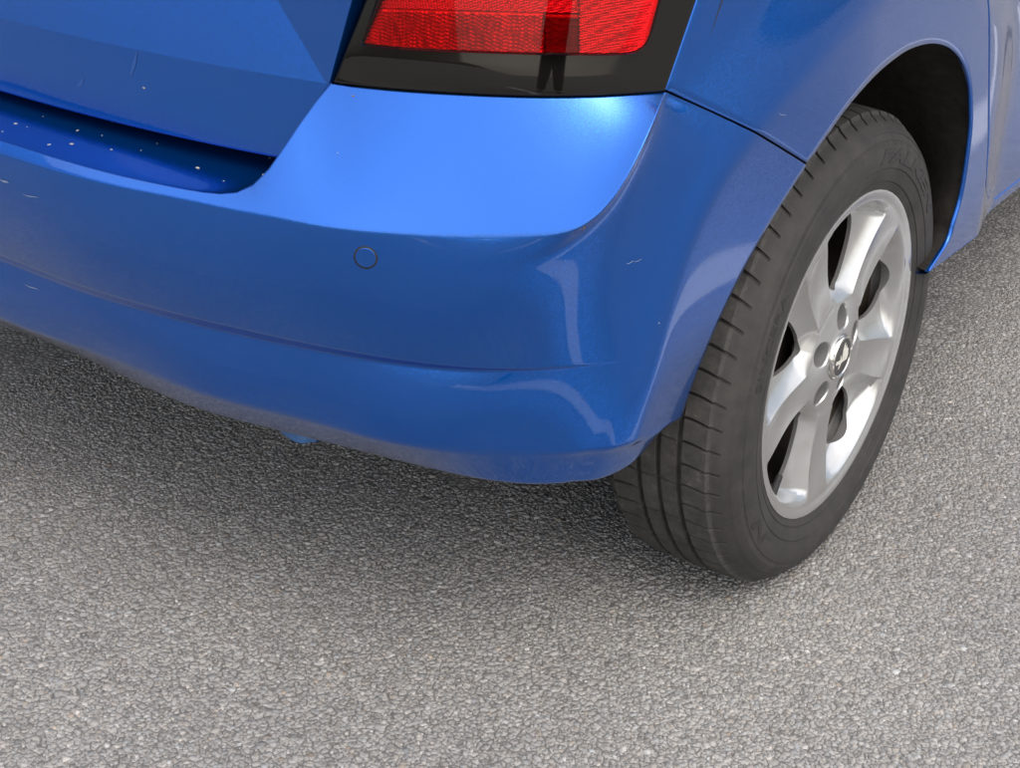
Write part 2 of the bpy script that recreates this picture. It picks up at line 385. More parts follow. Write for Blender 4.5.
def profile(P, bulge, nrm, rads, ns):
    """polyline P with bulged spans and rounded corners -> sampled points (fixed count)"""
    m = len(P); spans = []
    for i in range(m-1):
        L = np.linalg.norm(P[i+1]-P[i])+1e-9
        c = (P[i]+P[i+1])/2+2*bulge[i]*nrm[i]*min(1, L/.10)
        ra = min(rads[i], .4*L)/L if i > 0 else 0
        rb = min(rads[i+1], .4*L)/L if i < m-2 else 0
        t = .5-.5*np.cos(np.pi*np.linspace(0, 1, ns[i])); t = ra+(1-ra-rb)*t
        spans.append(((1-t)[:, None]**2*P[i]+2*(t*(1-t))[:, None]*c+(t**2)[:, None]*P[i+1]))
    out = [spans[0]]
    for i in range(1, m-1):
        out.append(bez(spans[i-1][-1], P[i], spans[i][0], 6, False)[1:-1]); out.append(spans[i])
    return np.vstack(out)

# columns along t; more of them round the corner
tt = np.unique(np.r_[np.linspace(0, .55, 34), np.linspace(.55, .84, 60), np.linspace(.84, 1, 40)])
u0 = rE[0][np.searchsorted(rE[0], XC-.690)]
u0 = XC-.690
uT = u0+tt*(uEnd-u0)
# force columns at the two lamp corners
for uk in (uLamp0, uLamp1):
    uT[np.argmin(abs(uT-uk))] = uk
tt = (uT-u0)/(uEnd-u0)
cols = []; Trow = []; Erow = []
for t, uu in zip(tt, uT):
    T = at(rE, uu) if uu < uLamp0-1e-9 else (at(rL, uu) if uu < uLamp1 else at(rS, uu))
    C1p = at(rC1a, uu) if uu < uLamp1-1e-9 else T.copy()
    if uu >= uLamp1-1e-9: C1p = T+np.array([0, 0, -1e-5])
    def end(r, yc): 
        us = XC+yc; return at(r, us+t*(r[0][-1]-us))
    C2p = end(rC2, -.662); C4p = end(rC4, -.628); Bp = end(rB, -.580)
    ke = float(sstep((t-.93)/.07)); Bp = Bp*(1-ke)+(C4p+np.array([-.010, .002, -.006]))*ke
    # outward plan direction at this column
    e = 1e-3
    a = at(rC2, min(XC-.662+t*(rC2[0][-1]-XC+.662)+e, rC2[0][-1])); b_ = at(rC2, XC-.662+t*(rC2[0][-1]-XC+.662)-e)
    tg = a-b_; nrm = np.array([tg[1], -tg[0], 0]); nrm /= np.linalg.norm(nrm)+1e-12
    gw = .0175*np.clip((.80-t)/.40, 0, 1)**.8+.00002
    C2p = C2p+np.array([0, 0, .40*gw]); C2b = C2p-nrm*gw*.95+np.array([0, 0, -gw*.95])
    Rt = Bp-nrm*.05+np.array([0, 0, .012])
    side = sstep((uu-uLamp1+.09)/.10)
    up = np.array([0, 0, .7]); n1 = nrm*.8+up*.8
    bl = [.0015*(1-side), .007*(1-side)+.001, 0, .005*(1-side), .002, 0]
    pr = profile([T, C1p, C2p, C2b, C4p, Bp, Rt], bl, [n1, nrm, nrm, nrm, nrm, nrm], [0, .0035, .0022, .0022, .006, .006, 0], [14, 26, 4, 16, 8, 5])
    fq = float(sstep((t-.765)/.05))
    if fq > 0:                      # past the end of the lower crease the face runs through in one sweep
        sub = pr[18:73]; q_ = np.linspace(0, 1, len(sub)); q_ = np.r_[0, np.cumsum(np.linalg.norm(np.diff(sub, axis=0), axis=1))]; q_ /= q_[-1]
        fit = np.stack([np.polyval(np.polyfit(q_, sub[:, c], 2), q_) for c in range(3)], -1)
        fit += (sub[0]-fit[0])*(1-q_)[:, None]+(sub[-1]-fit[-1])*q_[:, None]
        pr[18:73] = sub*(1-fq)+fit*fq
    wx = sstep((uu-uLamp1+.02)/.11)
    k = 14+4+26
    if wx > 0:
        lim = 14+4+26+4+4+4+16+4+8
        for i in range(14, lim):
            # body side surface takes over towards the wheel arch
            ww = wx*float(np.clip(1-(i-73)/6, 0, 1))
            pr[i, 0] = pr[i, 0]*(1-ww)+float(X(pr[i, 1], pr[i, 2]))*ww
    cols.append(pr); Trow.append(T)
cols = np.array(cols); Trow = np.array(Trow)
# even out the corner below the shoulder crease: local linear smoothing along the columns
src_cols = cols.copy()
for i in range(18, cols.shape[1]):
    amp = min(1, (i-17)/9)
    for j, t in enumerate(tt):
        sg = .045*amp*float(sstep((.905-t)/.06)*sstep((t-.50)/.12))
        if sg < 2e-3: continue
        d = tt-t; wgt = np.exp(-.5*(d/sg)**2); S0, S1_, S2_ = wgt.sum(), (wgt*d).sum(), (wgt*d*d).sum()
        lw = wgt*(S2_-d*S1_)/(S0*S2_-S1_**2)
        cols[j, i] = lw@src_cols[:, i]
cols[0, :, 0] = XC
bump = MB()
bump.grid(cols)
def mirX(P): P = np.array(P, float); P[..., 0] = 2*XC-P[..., 0]; return P
bump.grid(mirX(cols), flip=True)
# arch return flange
edge = cols[-1]; inn = edge+np.array([-.012, .004, 0]); bump.grid(np.stack([edge, edge+np.array([-.004, .0045, 0]), inn])); bump.grid(mirX(np.stack([edge, edge+np.array([-.004, .0045, 0]), inn])), flip=True)
# tub and ledge behind the bright edge
nE = int(np.sum(uT <= uLamp0+1e-9))
led = []
for i in range(nE):
    Ep = cols[i][0]
    tg = cols[min(i+1, nE-1)][0]-cols[max(i-1, 0)][0]; inw = np.array([-tg[1], tg[0], 0]); inw /= np.linalg.norm(inw)
    rise = max(0, Ep[2]-.583); k = sstep(rise/.03)
    up = np.array([0, 0, 1.0]); zq = .577
    bead = [Ep+inw*q*1e-3+up*h*1e-3 for q, h in ((0, 0), (.7, .55), (1.5, .85), (2.3, .75), (3.0, .25), (3.5, -.6), (3.8, -1.8))]
    p1 = bead[-1]
    p2 = p1+inw*.012+up*(-.004-.55*rise); p3 = Ep+inw*.05+np.array([0, .07*(1-k), 0]); p3[2] = zq+.005
    p3[1] = min(p3[1], -.50)
    led.append(np.vstack([bead, bez(p1, p2, p3, 14)[1:], p3+np.array([0, .03, 0])]))
led = np.array(led); led[0, :, 0] = XC
bump.grid(led, flip=True); bump.grid(mirX(led))
# lamp and seam flange (dark gap)
fl = np.array([[c[0], c[0]+np.array([-.001, .0015, -.0012]), c[0]+np.array([-.012, .02, -.012])] for c in cols[nE-1:]])
bump.grid(fl, flip=True); bump.grid(mirX(fl))
bumper = bump.obj('rear_bumper', PAINT, car, True, 2e-6)
bumper['label'] = 'blue painted rear bumper with creased shoulder and loading ledge'

# ---------------- quarter panel, sill, doors (right side; the left side mirrors them)
arch_px = [(806.5,165.2),(826,137),(850,104),(875,75.9),(901.8,53.8),(919.4,45.5),(935.3,42.9),(949.4,46.2),(960,54.7),(967,67),(971.5,84.7),(972.7,105.9),(972.4,130),(967.7,167.5),(962.5,196.7),(955,221.7),(949,240.4),(929,271.7)]
NA = 110
arch = catmull(onX(arch_px), NA)
lampR = onX([(666,92.6)])[0]; lampT = onX([(697.4,0)])[0]
ldir = (lampT-lampR)/(lampT[2]-lampR[2])
def lamp_edge(z): return lampR+ldir*(z-lampR[2])+np.array([0, .35*max(0, z-.80)**2, 0])
door_px = [(987.4,0),(988.2,70.6),(987.9,135),(985,190.4)]
dgap = onX(door_px)
corner = onX([(988.5,197.7),(993.8,199.8)])
ZB = .985                                            # belt line
gtop = dgap[0]+(dgap[0]-dgap[2])*((ZB-dgap[0][2])/(dgap[0][2]-dgap[2][2]))
sillb = onX([(929,272.5),(962.5,248.7),(1020,200.8)])
zs_ = float(np.mean(sillb[:, 2])); ysill = corner[1][1]+.004
quarter_sill_end = np.array([0, ysill, sillb[1][2]-.004])
outer = [lampR[1:], lamp_edge(.76)[1:], lamp_edge(.84)[1:], lamp_edge(.93)[1:], lamp_edge(ZB)[1:]]
yb0, yb1 = outer[-1][0], gtop[1]
outer_a = resample(np.array(outer), 32)
outer_b = np.stack([np.linspace(yb0, yb1, 31)[1:], np.full(30, ZB)], -1)
outer_c = resample(np.vstack([[gtop[1:]], dgap[:, 1:], corner[:1, 1:], [[ysill, corner[1][2]]]]), 37)[1:]
outer_d = np.stack([np.full(NA-32-30-36, ysill), np.linspace(corner[1][2], quarter_sill_end[2], NA-32-30-36+1)[1:]], -1)
outer2 = np.vstack([outer_a, outer_b, outer_c, outer_d])
# pair arch stations with outer stations; arch spacing follows the outer corner positions
sa = np.r_[np.linspace(0, .20, 32), np.linspace(.20, .52, 31)[1:], np.linspace(.52, .93, 37)[1:], np.linspace(.93, 1, NA-32-30-36+1)[1:]]
s_arch = np.linspace(0, 1, NA)
arch2 = np.stack([np.interp(sa, s_arch, arch[:, k]) for k in range(3)], -1)
rad = np.r_[np.linspace(0, .12, 5), np.linspace(.12, .62, 26)[1:], np.linspace(.62, 1, 14)[1:]]
def side_grid(A, O, cy, lip=True):
    Gq = []
    for a, o in zip(A, O):
        L = np.linalg.norm(o-a[1:])
        yz = a[1:]+rad[:, None]*(o-a[1:])
        P = np.stack([X(yz[:, 0], yz[:, 1]), yz[:, 0], yz[:, 1]], -1)
        if lip:
            dr = a[1:]-np.array([cy, .30]); dr /= np.linalg.norm(dr)
            e0 = P[0].copy(); e1 = e0+np.array([-.0018, *(-dr*.0016)]); e2 = e0+np.array([-.0035, *(-dr*.0022)]); e3 = e0+np.array([-.005, *(-dr*.002)])
            P = np.vstack([e3, e2, e1, P])
        Gq.append(P)
    return np.array(Gq)
Gq = side_grid(arch2, outer2, -.02)
qm = MB()
# 2 mm panel gap along the seam with the bumper, and flanges into the gaps
seam_off = np.array([0, .0008, .0026])
for i in range(3): Gq[i] += seam_off*(1-i/3)
qm.grid(Gq)
s0 = Gq[0][3:]; qm.grid(np.stack([s0+np.array([-.015, .003, .006]), s0+np.array([-.0012, 0.0002, -.0004]), s0]))
dl = Gq[62:98, -1]; qm.grid(np.stack([dl, dl+np.array([-.0015, .0010, 0]), dl+np.array([-.03, .002, 0])]), flip=True)
ll = Gq[:32, -1]; qm.grid(np.stack([ll, ll+np.array([-.001, -.001, 0]), ll+np.array([-.02, .01, 0])]), flip=True)
# sill underside
be = Gq[-1][3:]; qm.grid(np.stack([be, be+np.array([-.003, 0, -.004]), be+np.array([-.012, 0, -.007]), be+np.array([-.06, 0, -.004])]), flip=True)
def two_sides(mb, name, material, merge=2e-6):
    o = mb.obj(name, material, car, True, merge)
    V = mirX([v for v in mb.V]); F2 = [f[::-1] for f in mb.F]
    o2 = obj(name, V, F2, material, car, True, merge)
    return o, o2
two_sides(qm, 'quarter_panel', PAINT)

def yleft(z):
    c = np.vstack([[gtop[1:]], dgap[:, 1:], corner[:1, 1:]])[::-1]
    return np.interp(z, c[:, 1], c[:, 0])+.0042
zdb = corner[1][2]+.0025
zr = np.unique(np.r_[zdb+.022*(1-np.cos(np.linspace(0, np.pi/2, 8))), np.linspace(zdb+.022, ZB, 40)])
def door_panel(yl, yr, name):
    Gd = []
    for z in zr:
        a = yl(z); k = max(0, 1-(z-zdb)/.022); a += .022*(1-math.sqrt(max(0, 1-k*k))) if name == 'rear_door' else 0
        y = a+(yr-a)*np.r_[0, .004, .02, np.linspace(.06, 1, 26)]
        P = np.stack([X(y, np.full_like(y, z)), y, np.full_like(y, z)], -1)
        P[:, 0] -= .004*np.exp(-((z-.50)/.04)**2)*sstep((y-.5)/.2)
        Gd.append(np.vstack([P[0]+[-.03, -.001, 0], P[0]+[-.0015, -.0008, 0], P, P[-1]+[-.02, 0, 0]]))
    Gd = np.array(Gd); b0 = Gd[0].copy()
    Gd = np.concatenate([[b0+[-.03, 0, -.001], b0+[-.0015, 0, -.0008]], Gd])
    mb = MB(); mb.grid(Gd, flip=True); two_sides(mb, name, PAINT)
door_panel(yleft, 1.02, 'rear_door')
door_panel(lambda z: 1.026+.0*z, 1.98, 'front_door')
# sill strip under the doors
ys = np.linspace(ysill+.0008, 2.06, 40); zz = np.r_[np.linspace(zdb-.005, quarter_sill_end[2], 10)]
Gs = np.array([[(X(y, z), y, z) for y in ys] for z in zz]); l0 = Gs[-1]
Gs = np.concatenate([[Gs[0]+[-.05, 0, .004]], Gs, [l0+[-.003, 0, -.004], l0+[-.012, 0, -.007], l0+[-.06, 0, -.004]]])
sm = MB(); sm.grid(Gs); two_sides(sm, 'sill', PAINT)

# ---------------- tailgate
def yt(x): return .19*(x-XC)**2
bot_px = [(0,88),(70.6,111),(141,128),(212,143),(277,155.3)]
crs_px = [(0,17.6),(88,38.8),(176.5,58.2),(247,70.6),(326.5,83.3)]
bp_ = ony(bot_px, lambda P: -.597+yt(P[0])); cp_ = ony(crs_px, lambda P: -.590+yt(P[0]))
zb_f = np.polyfit((bp_[:, 0]-XC)**2, bp_[:, 2], 1); zc_f = np.polyfit((cp_[:, 0]-XC)**2, cp_[:, 2], 1)
xbR, xcR = bp_[-1][0]+.012, cp_[-1][0]
nx = 50
def tg_row(xr, f, n=nx, dy=0):
    x = np.linspace(XC, xr, n); return x
s = np.linspace(0, 1, nx)
xb = XC+(xbR-XC)*s; xc = XC+(xcR-XC)*s
Rb = np.stack([xb, -.597+yt(xb), np.polyval(zb_f, (xb-XC)**2)], -1)
Rc = np.stack([xc, -.590+yt(xc), np.polyval(zc_f, (xc-XC)**2)], -1)
print('tailgate z', Rb[0], Rb[-1], Rc[0], Rc[-1])
lampL0 = onz([(331.8, 82.0)], .684)[0]
lampL1 = ony([(363.5, 0)], lambda P: lampL0[1]+.22*(P[2]-lampL0[2]))[0]
ldirL = (lampL1-lampL0)/(lampL1[2]-lampL0[2])
def lampL(z): return lampL0+ldirL*(z-lampL0[2])
ZT = 1.04
# upper panel: from the crease to the window line, with a folded facet towards the lamp
fold0 = cp_[-1]; foldT = ony([(277.5, 0)], lambda P: -.590+yt(P[0])+.27*(P[2]-fold0[2]))[0]
fdir = (foldT-fold0)/(foldT[2]-fold0[2])
upm = []
zz = np.r_[0, .004, np.linspace(.02, 1, 22)]
for q in zz:
    rowp = []
    for k, sx in enumerate(s):
        base = Rc[k]; z = base[2]+(ZT-base[2])*q
        xr = (fold0+fdir*(z-fold0[2]))[0]
        x = XC+(xr-XC)*sx
        y = -.590+yt(x)+.27*(z-base[2])
        rowp.append((x, y, z))
    le = lampL(rowp[-1][2])+np.array([-.0035, 0, 0]); fp = np.array(rowp[-1])
    le = np.array([le[0], fp[1]-.05*max(0, le[0]-fp[0]), rowp[-1][2]])
    for t in np.linspace(0, 1, 9)[1:]: rowp.append(fp+(le-fp)*t)
    rowp.append(le+np.array([.0005, .002, 0])); rowp.append(le+np.array([-.002, .03, 0]))
    upm.append(rowp)
upm = np.array(upm)
tgm = MB(); 
low = np.array([Rc+(Rb-Rc)*t+np.array([0, -.0*t, 0]) for t in np.linspace(0, 1, 14)])
# lower panel carries on to the right behind the bumper shoulder
extR = np.array([low[:, -1]+np.array(v) for v in ((.008, .004, 0), (.016, .012, 0), (.022, .05, 0))]).transpose(1, 0, 2)
low = np.concatenate([low, extR], 1)
# upper panel is folded, so split it at the fold column to keep the fold crisp
for Gx in (upm[:, :nx], upm[:, nx-1:]): tgm.grid(Gx); tgm.grid(mirX(Gx), flip=True)
tgm.grid(low, flip=True); tgm.grid(mirX(low))
lb = low[-1]; und = np.array([lb, lb+np.array([0, .0015, -.0022]), lb+np.array([0, .005, -.003]), lb+np.array([0, .05, .004])])
tgm.grid(und, flip=True); tgm.grid(mirX(und))
tailgate = tgm.obj('tailgate', PAINT, car, True, 1e-6); tbv = tailgate.modifiers.new('bevel', 'BEVEL'); tbv.limit_method = 'ANGLE'; tbv.angle_limit = math.radians(8); tbv.width = .0022; tbv.segments = 3; tbv.harden_normals = True

# ---------------- tail lamps
uu = np.linspace(uLamp0, uLamp1, 40); LB = at(rL, uu)
def lampP(sx, z):
    """sx 0..1 from tailgate side to quarter side, z height: the lamp's outer skin"""
    a = lampL(z); b_ = lamp_edge(z) if np.isscalar(z) else None
    base = np.array([np.interp(sx, np.linspace(0, 1, 40), LB[:, k]) for k in range(3)])
    c0 = LB[0]+(LB[-1]-LB[0])*sx; bul = base-c0; bul[2] = 0
    return a+(b_-a)*sx+bul+np.array([.0, -.004*sstep((z-.69)/.02)*math.sin(math.pi*sx)**.5, 0])
def lamp_sz(px):
    d = ray([px])[0]; sx, z, t = .5, .74, 1.9
    for _ in range(40):
        P = lampP(sx, z); R = P-(CAM+t*d)
        J = np.stack([(lampP(min(sx+1e-3, 1.2), z)-P)/1e-3, (lampP(sx, z+1e-4)-P)/1e-4, -d], -1)
        q = np.linalg.solve(J, -R); sx = float(np.clip(sx+q[0], -.1, 1.1)); z += q[1]; t += q[2]
    return sx, z
LAMP_TOP = .99
def zbase(sx): return float(np.interp(sx, np.linspace(0, 1, 40), LB[:, 2]))+.0022
def lamp_side(mirror):
    mm = mirX if mirror else (lambda P: np.array(P, float))
    lamp = empty('tail_lamp', car)
    Gl = []
    S_ = np.r_[.006, .012, np.linspace(.03, .97, 40), .988, .994]
    for q in np.r_[0, .004, .012, np.linspace(.03, 1, 30)]:
        Gl.append([lampP(sx, zbase(sx)+(LAMP_TOP-zbase(sx))*q) for sx in S_])
    Gl = np.array(Gl)
    # round the rim of the housing inwards
    pad = lambda R, v: R+np.array(v)
    Gl = np.concatenate([[pad(Gl[0], (0, .02, -.001)), pad(Gl[0], (0, .0015, -.0008))], Gl])
    L0 = Gl[:, :1]+np.array([-.0006, .002, 0]); L1 = Gl[:, :1]+np.array([0, .02, 0]); R0 = Gl[:, -1:]+np.array([-.001, .002, 0]); R1 = Gl[:, -1:]+np.array([-.02, .004, 0])
    Gl = np.concatenate([L1, L0, Gl, R0, R1], 1)
    hb = MB(); hb.grid(mm(Gl), flip=bool(mirror)); hb.obj('lamp_housing', BLACKGLOSS, lamp)
    def patch(name, material, pts_bottom, pts_top, off, n=40, m=12, tooth=0):
        """lens patch between two pixel polylines"""
        a = np.array([lamp_sz(p) for p in pts_bottom]); b_ = np.array([lamp_sz(p) for p in pts_top])
        a = resample(a, n); b_ = resample(b_, n); Gp = []
        ts = np.r_[0, .03, np.linspace(.08, .92, m), .97, 1]
        if tooth: ts = np.sort(np.r_[np.linspace(0, 1, tooth+1), np.linspace(0, 1, tooth+1)[:-1]+.12/tooth])
        for t in ts:
            r_ = []
            for i in range(n):
                sz = a[i]+(b_[i]-a[i])*t; P = lampP(sz[0], sz[1])
                of_ = off+(.0046*(1-((t*tooth-.1) % 1)) if tooth and 0 < t < 1 else 0)
                r_.append(P+np.array([.35, -.93, .1])*(of_+.0006))
            Gp.append(r_)
        Gp = np.array(Gp)
        # edge return to the housing
        back = np.array([-.35, .93, -.1])*(off+.0016)
        Gp = np.concatenate([[Gp[0]+back], Gp, [Gp[-1]+back]]); Gp = np.concatenate([Gp[:, :1]+back, Gp, Gp[:, -1:]+back], 1)
        mb = MB(); mb.grid(mm(Gp), flip=bool(mirror)); return mb.obj(name, material, lamp)
    # inner reflectors sit a little proud of the housing, under one clear red cover
    patch('ribbed_reflector', LENS_LO, [(366,42),(392,45.5),(420,47.6),(470,49.8),(545,52)], [(381.5,7.2),(400,8),(430,8.8),(470,9.8),(545,11.6)], .0002, 40, 12, 9)
    patch('dark_reflector', LENS_DK, [(546,52),(562,52.3),(579,52.4)], [(546,11.6),(562,12),(579,12.4)], .0002, 24, 12, 6)
    patch('corner_reflector', LENS_HI, [(580,52.4),(605,52.6),(629,51.8),(637,49.5),(643.5,45.4),(647,40),(650,32)], [(580,-56),(603,-56),(622,-56),(637,-56),(650,-56),(661,-56),(674,-56)], .0002, 40, 12, 24)
    patch('diamond_reflector', LENS_HI, [(382,7.0),(420,8.3),(470,9.6),(520,10.9),(579,12.2)], [(402,-56),(450,-56),(500,-56),(540,-56),(579,-56)], .0002, 40, 12, 16)
    patch('red_cover', COVER, [(364,43.5),(392,47),(420,49),(470,51.3),(520,52.8),(580,53.8),(605,54),(629.4,53.2),(638.5,51),(645.2,46.8),(649,41),(652,32.4)], [(x_, -58) for x_ in (399,424,452,490,528,576,606,625,639,652,664,677)], .0080, 70, 20)
lamp_side(False); lamp_side(True)

# ---------------- added dark strips that stop daylight showing through the panel gaps
bk = MB()
def backing(P, d, wdt, side):
    P = np.asarray(P); bk.grid(np.stack([P+np.array(d)-np.array(side)*wdt, P+np.array(d)+np.array(side)*wdt]))
backing(np.array([c[0] for c in cols[nE-1:]]), (-.012, .022, 0), .03, (0, .3, 1))
backing(Gq[62:, -1], (-.03, 0, 0), .03, (0, 1, 0)); backing(Gq[:32, -1], (-.02, .02, 0), .03, (1, .4, 0))
backing(np.array([lampL(z) for z in np.linspace(.70, 1, 12)]), (0, .03, 0), .04, (1, .3, 0))
backing(np.array([(X(y, zdb)-.035, y, zdb) for y in ys]), (0, 0, 0), .03, (0, 0, 1))
backing(led[:, -1], (0, -.005, .02), .04, (0, 0, 1))
two_sides(bk, 'gap_backing', DARK, 0)

# ---------------- wheel arch liner (rear; the left side mirrors it)
k0 = 14+4
be_ = cols[-1][k0:k0+26+4+4+4+14][::-1]
rimline = np.vstack([resample(be_, 40), resample(Gq[:, 3], 100)[1:]])
lm = MB(); prof = []
for P in rimline:
    d = P[1:]-np.array([-.02, .30]); r = np.linalg.norm(d); d /= r
    pr = []
    for xo, rr in ((P[0]-.0035, r-.0008), (P[0]-.012, r+.002), (P[0]-.03, r+.004), (-.06, max(r, .375)), (-.12, .385), (-.20, .380), (-.235, .36), (-.24, .30), (-.24, .02)):
        pr.append((xo, -.02+d[0]*rr, .30+d[1]*rr))
    prof.append(pr)
lm.grid(np.array(prof), flip=True)
two_sides(lm, 'wheel_arch_liner', LINER)

# ---------------- wheels
NS = 64
def sharp(me, deg):
    me.set_sharp_from_angle(angle=math.radians(deg))
def tyre_mesh():
    # (r, x, kind) from the outer bead over the tread to the inner bead; kind 1 = shoulder rib (cross grooves), 2 = rib
    out = [(.1985, -.006), (.2025, -.0015), (.2050, -.0005), (.2085, .0012), (.2115, .0024), (.2120, .0017), (.2135, .0019), (.2140, .0033), (.220, .0052), (.2280, .0068), (.2286, .0060), (.2296, .0060), (.2302, .0072),
           (.236, .0078), (.243, .0079), (.250, .0070), (.2560, .0055), (.2566, .0045), (.2618, .0025), (.2624, .0031), (.266, .0012), (.2695, -.0012), (.2702, -.0006), (.2720, -.0016), (.2726, -.0028), (.2765, -.0062), (.2805, -.0105), (.2838, -.0155), (.2863, -.0205)]
    prof = [(r, x, 0) for r, x in out]
    top = lambda x: .2928-.9*abs((x+.083)/.075)**3*.0052
    ribs = [(-.0235, -.0520), (-.0600, -.0785), (-.0865, -.1050)]
    edges = [(-.0235, -.0515), (-.0590, -.0770), (-.0845, -.1020), (-.1095, -.1425)]
    for i, (a, b) in enumerate(edges):
        kind = 1 if i in (0, 3) else 2
        if i: prof.append((top(a)-.0068, a+.0006, 0))
        for x in np.linspace(a, b, 6 if kind == 1 else 4): prof.append((top(x), x, kind))
        if i < 3: prof.append((top(b)-.0068, b-.0006, 0))
    inner = [(r, -.166-x) for r, x in out[::-1] if r > .2118]
    prof += [(r, x, 0) for r, x in inner if x > -.19] + [(.205, -.166, 0), (.199, -.160, 0)]
    fr = np.array([0, .035, .055, .165, .185, .30, .48, .67, .86]); dep = np.array([0, 0, 1, 1, 0, 0, 0, 0, 0])
    K = len(fr); n = NS*K
    ths = ((np.arange(NS)[:, None]+fr)/NS*2*math.pi).ravel(); ds = np.tile(dep, NS)
    par = np.repeat(np.arange(NS), K)
    V = np.zeros((n, len(prof), 3)); mats = []
    for j, (r, x, kd) in enumerate(prof):
        q = 0; rr = np.full(n, r)
        ax = abs(x+.083)
        q = (.35*((ax-.032)/.04)**2 if ax > .03 else .1*ax/.03)/NS*2*math.pi
        if kd == 1: rr = rr-.0060*ds
        if kd == 2: rr = rr-.0020*ds*(par % 2 == 0)
        if r > .2832 and kd == 0 and ax > .062 and ax < .071: rr = rr-.0032*ds
        V[:, j, 0] = x+(.0007*(np.arange(n) % 2) if .2567 < r < .2622 and x > -.05 else 0); V[:, j, 1] = rr*np.cos(ths+q); V[:, j, 2] = rr*np.sin(ths+q)
    # flat contact patch with a slight bulge of the wall above it
    low = V[:, :, 2] < -.2862
    V[:, :, 2] = np.where(low, -.2862, V[:, :, 2])
    bulge = np.clip((-.12-V[:, :, 2])/.17, 0, 1)*np.clip(1-abs(np.hypot(V[:, :, 1], V[:, :, 2])-.25)/.05, 0, 1)
    V[:, :, 0] += .003*bulge*np.sign(V[:, :, 0]+.083)
    mb = MB(); mb.grid(V, flip=True, close=True)
    me = mesh('tyre', mb.V, mb.F, True)
    me.materials.append(RUBBER); me.materials.append(TREAD)
    m = len(prof)-1
    isT = [1 if (.2860 <= prof[j][0] or (prof[j][2] == 0 and prof[j][1] < -.022 and prof[j][1] > -.145 and prof[j][0] > .28)) else 0 for j in range(m)]
    me.polygons.foreach_set('material_index', np.tile(isT, n).astype(np.int32))
    sharp(me, 38); return me

PHI0 = math.radians(50)
def rim_mesh():
    def win(r):          # half angle of the opening (window or bolt pocket) on the mid line between two spokes
        if .0335 < r < .0665: return math.sqrt(max(0, .0165**2-(r-.05)**2))/r
        if .0790 < r < .1790:
            q = (r-.079)/(.1790-.079)
            wd = .041*(q**.62)*(1-q**5)**.5+.0065*math.sin(math.pi*q)**.5
            return wd/r
        return 0
    rows_ = np.unique(np.r_[.0285, .031, .0335+.0330*(.5-.5*np.cos(np.linspace(0, np.pi, 15))), .070, .074, .077,
                  .0790+0.1000*(.5-.5*np.cos(np.linspace(0, np.pi, 36))), .1815, .184, .187, .1895, .1905, .192, .195, .199, .2015, .2030, .2035])
    ss = np.array([0, .18, .30, .36, .40, .44, .52, .62, .74, .86, .95, 1.0])
    def height(r, a, wn):
        """r radius, a angle from the spoke's centre line"""
        arc = a*r
        top = -.0034-.0075*math.sin(math.pi*min(1, max(0, (r-.03)/.16)))**1.2
        if r < .075: top = -.0030-.0075*sstep((r-.030)/.045)*.9
        ridge = .020+.006*sstep((r-.09)/.08)
        fall = max(0, arc-ridge)
        cut = sstep((r-.066)/.02)*(1-sstep((r-.171)/.019))
        h = top-cut*.023*(1-math.exp(-fall*1.15/.023))
        # concave lengthwise dish of the spoke face
        h -= .0028*cut*(1-min(1, arc/ridge)**2)*math.sin(math.pi*min(1, max(0, (r-.07)/.12)))
        if r > .1902:
            l = (r-.1902)/.0125; h = -.0034+.0034*sstep(l*1.2) if r < .2022 else (0 if r < .2032 else -.004)
        return h
    mb = MB()
    for k in range(5):
        for sg in (1, -1):
            Gr = []
            for r in rows_:
                wn = win(r); amax = math.pi/5-wn; line = []
                ar = min((.020+.006*sstep((r-.09)/.08))/r, .8*amax)
                for a in np.r_[ar*np.array([0, .33, .66, .97, 1]), ar+(amax-ar)*np.array([.03, .2, .4, .6, .8, .95, 1])]:
                    th = PHI0+k*2*math.pi/5+sg*a
                    line.append((height(r, a, wn), r*math.cos(th), r*math.sin(th)))
                Gr.append(line)
            Gr = np.array(Gr); mb.grid(Gr, flip=(sg > 0))
            # walls of the openings
            idx = [i for i, r in enumerate(rows_) if .0790-1e-9 <= r <= .1790+1e-9]
            e = Gr[idx, -1]; e1 = e+np.array([-.0018, 0, 0]); e2 = e.copy(); e2[:, 0] = np.minimum(e[:, 0]-.005, -.030)
            e2[:, 1:] *= 1.0
            mb.grid(np.stack([e, e1, e2]), flip=(sg < 0))
            idx = [i for i, r in enumerate(rows_) if .0335-1e-9 <= r <= .0665+1e-9]
            e = Gr[idx, -1]; c = np.array([0, .05*math.cos(PHI0+(k+.5*sg)*2*math.pi/5), .05*math.sin(PHI0+(k+.5*sg)*2*math.pi/5)])
            e1 = e+(c-e)*np.array([0, .06, .06])+np.array([-.002, 0, 0]); e2 = e+(c-e)*np.array([0, .10, .10]); e2[:, 0] = -.030
            e3 = e*0+c; e3[:, 0] = -.031
            mb.grid(np.stack([e, e1, e2, e3]), flip=(sg < 0))
    # lip, barrel
    pr = [(.2035, -.004), (.2010, -.010), (.1960, -.013)]
    a = np.linspace(0, 2*math.pi, 121)[:-1]
    mb.grid(np.array([[(x, r*math.cos(t), r*math.sin(t)) for r, x in pr] for t in a]), close=True, flip=True)
    me = mesh('rim', mb.V, mb.F, True, 2e-6); sharp(me, 22); return me
def ring_mesh(name, pr, n=96, deg=35):
    a = np.linspace(0, 2*math.pi, n+1)[:-1]; mb = MB()
    mb.grid(np.array([[(x, r*math.cos(t), r*math.sin(t)) for r, x in pr] for t in a]), close=True, flip=True)
    me = mesh(name, mb.V, mb.F, True, 2e-6); sharp(me, deg); return me
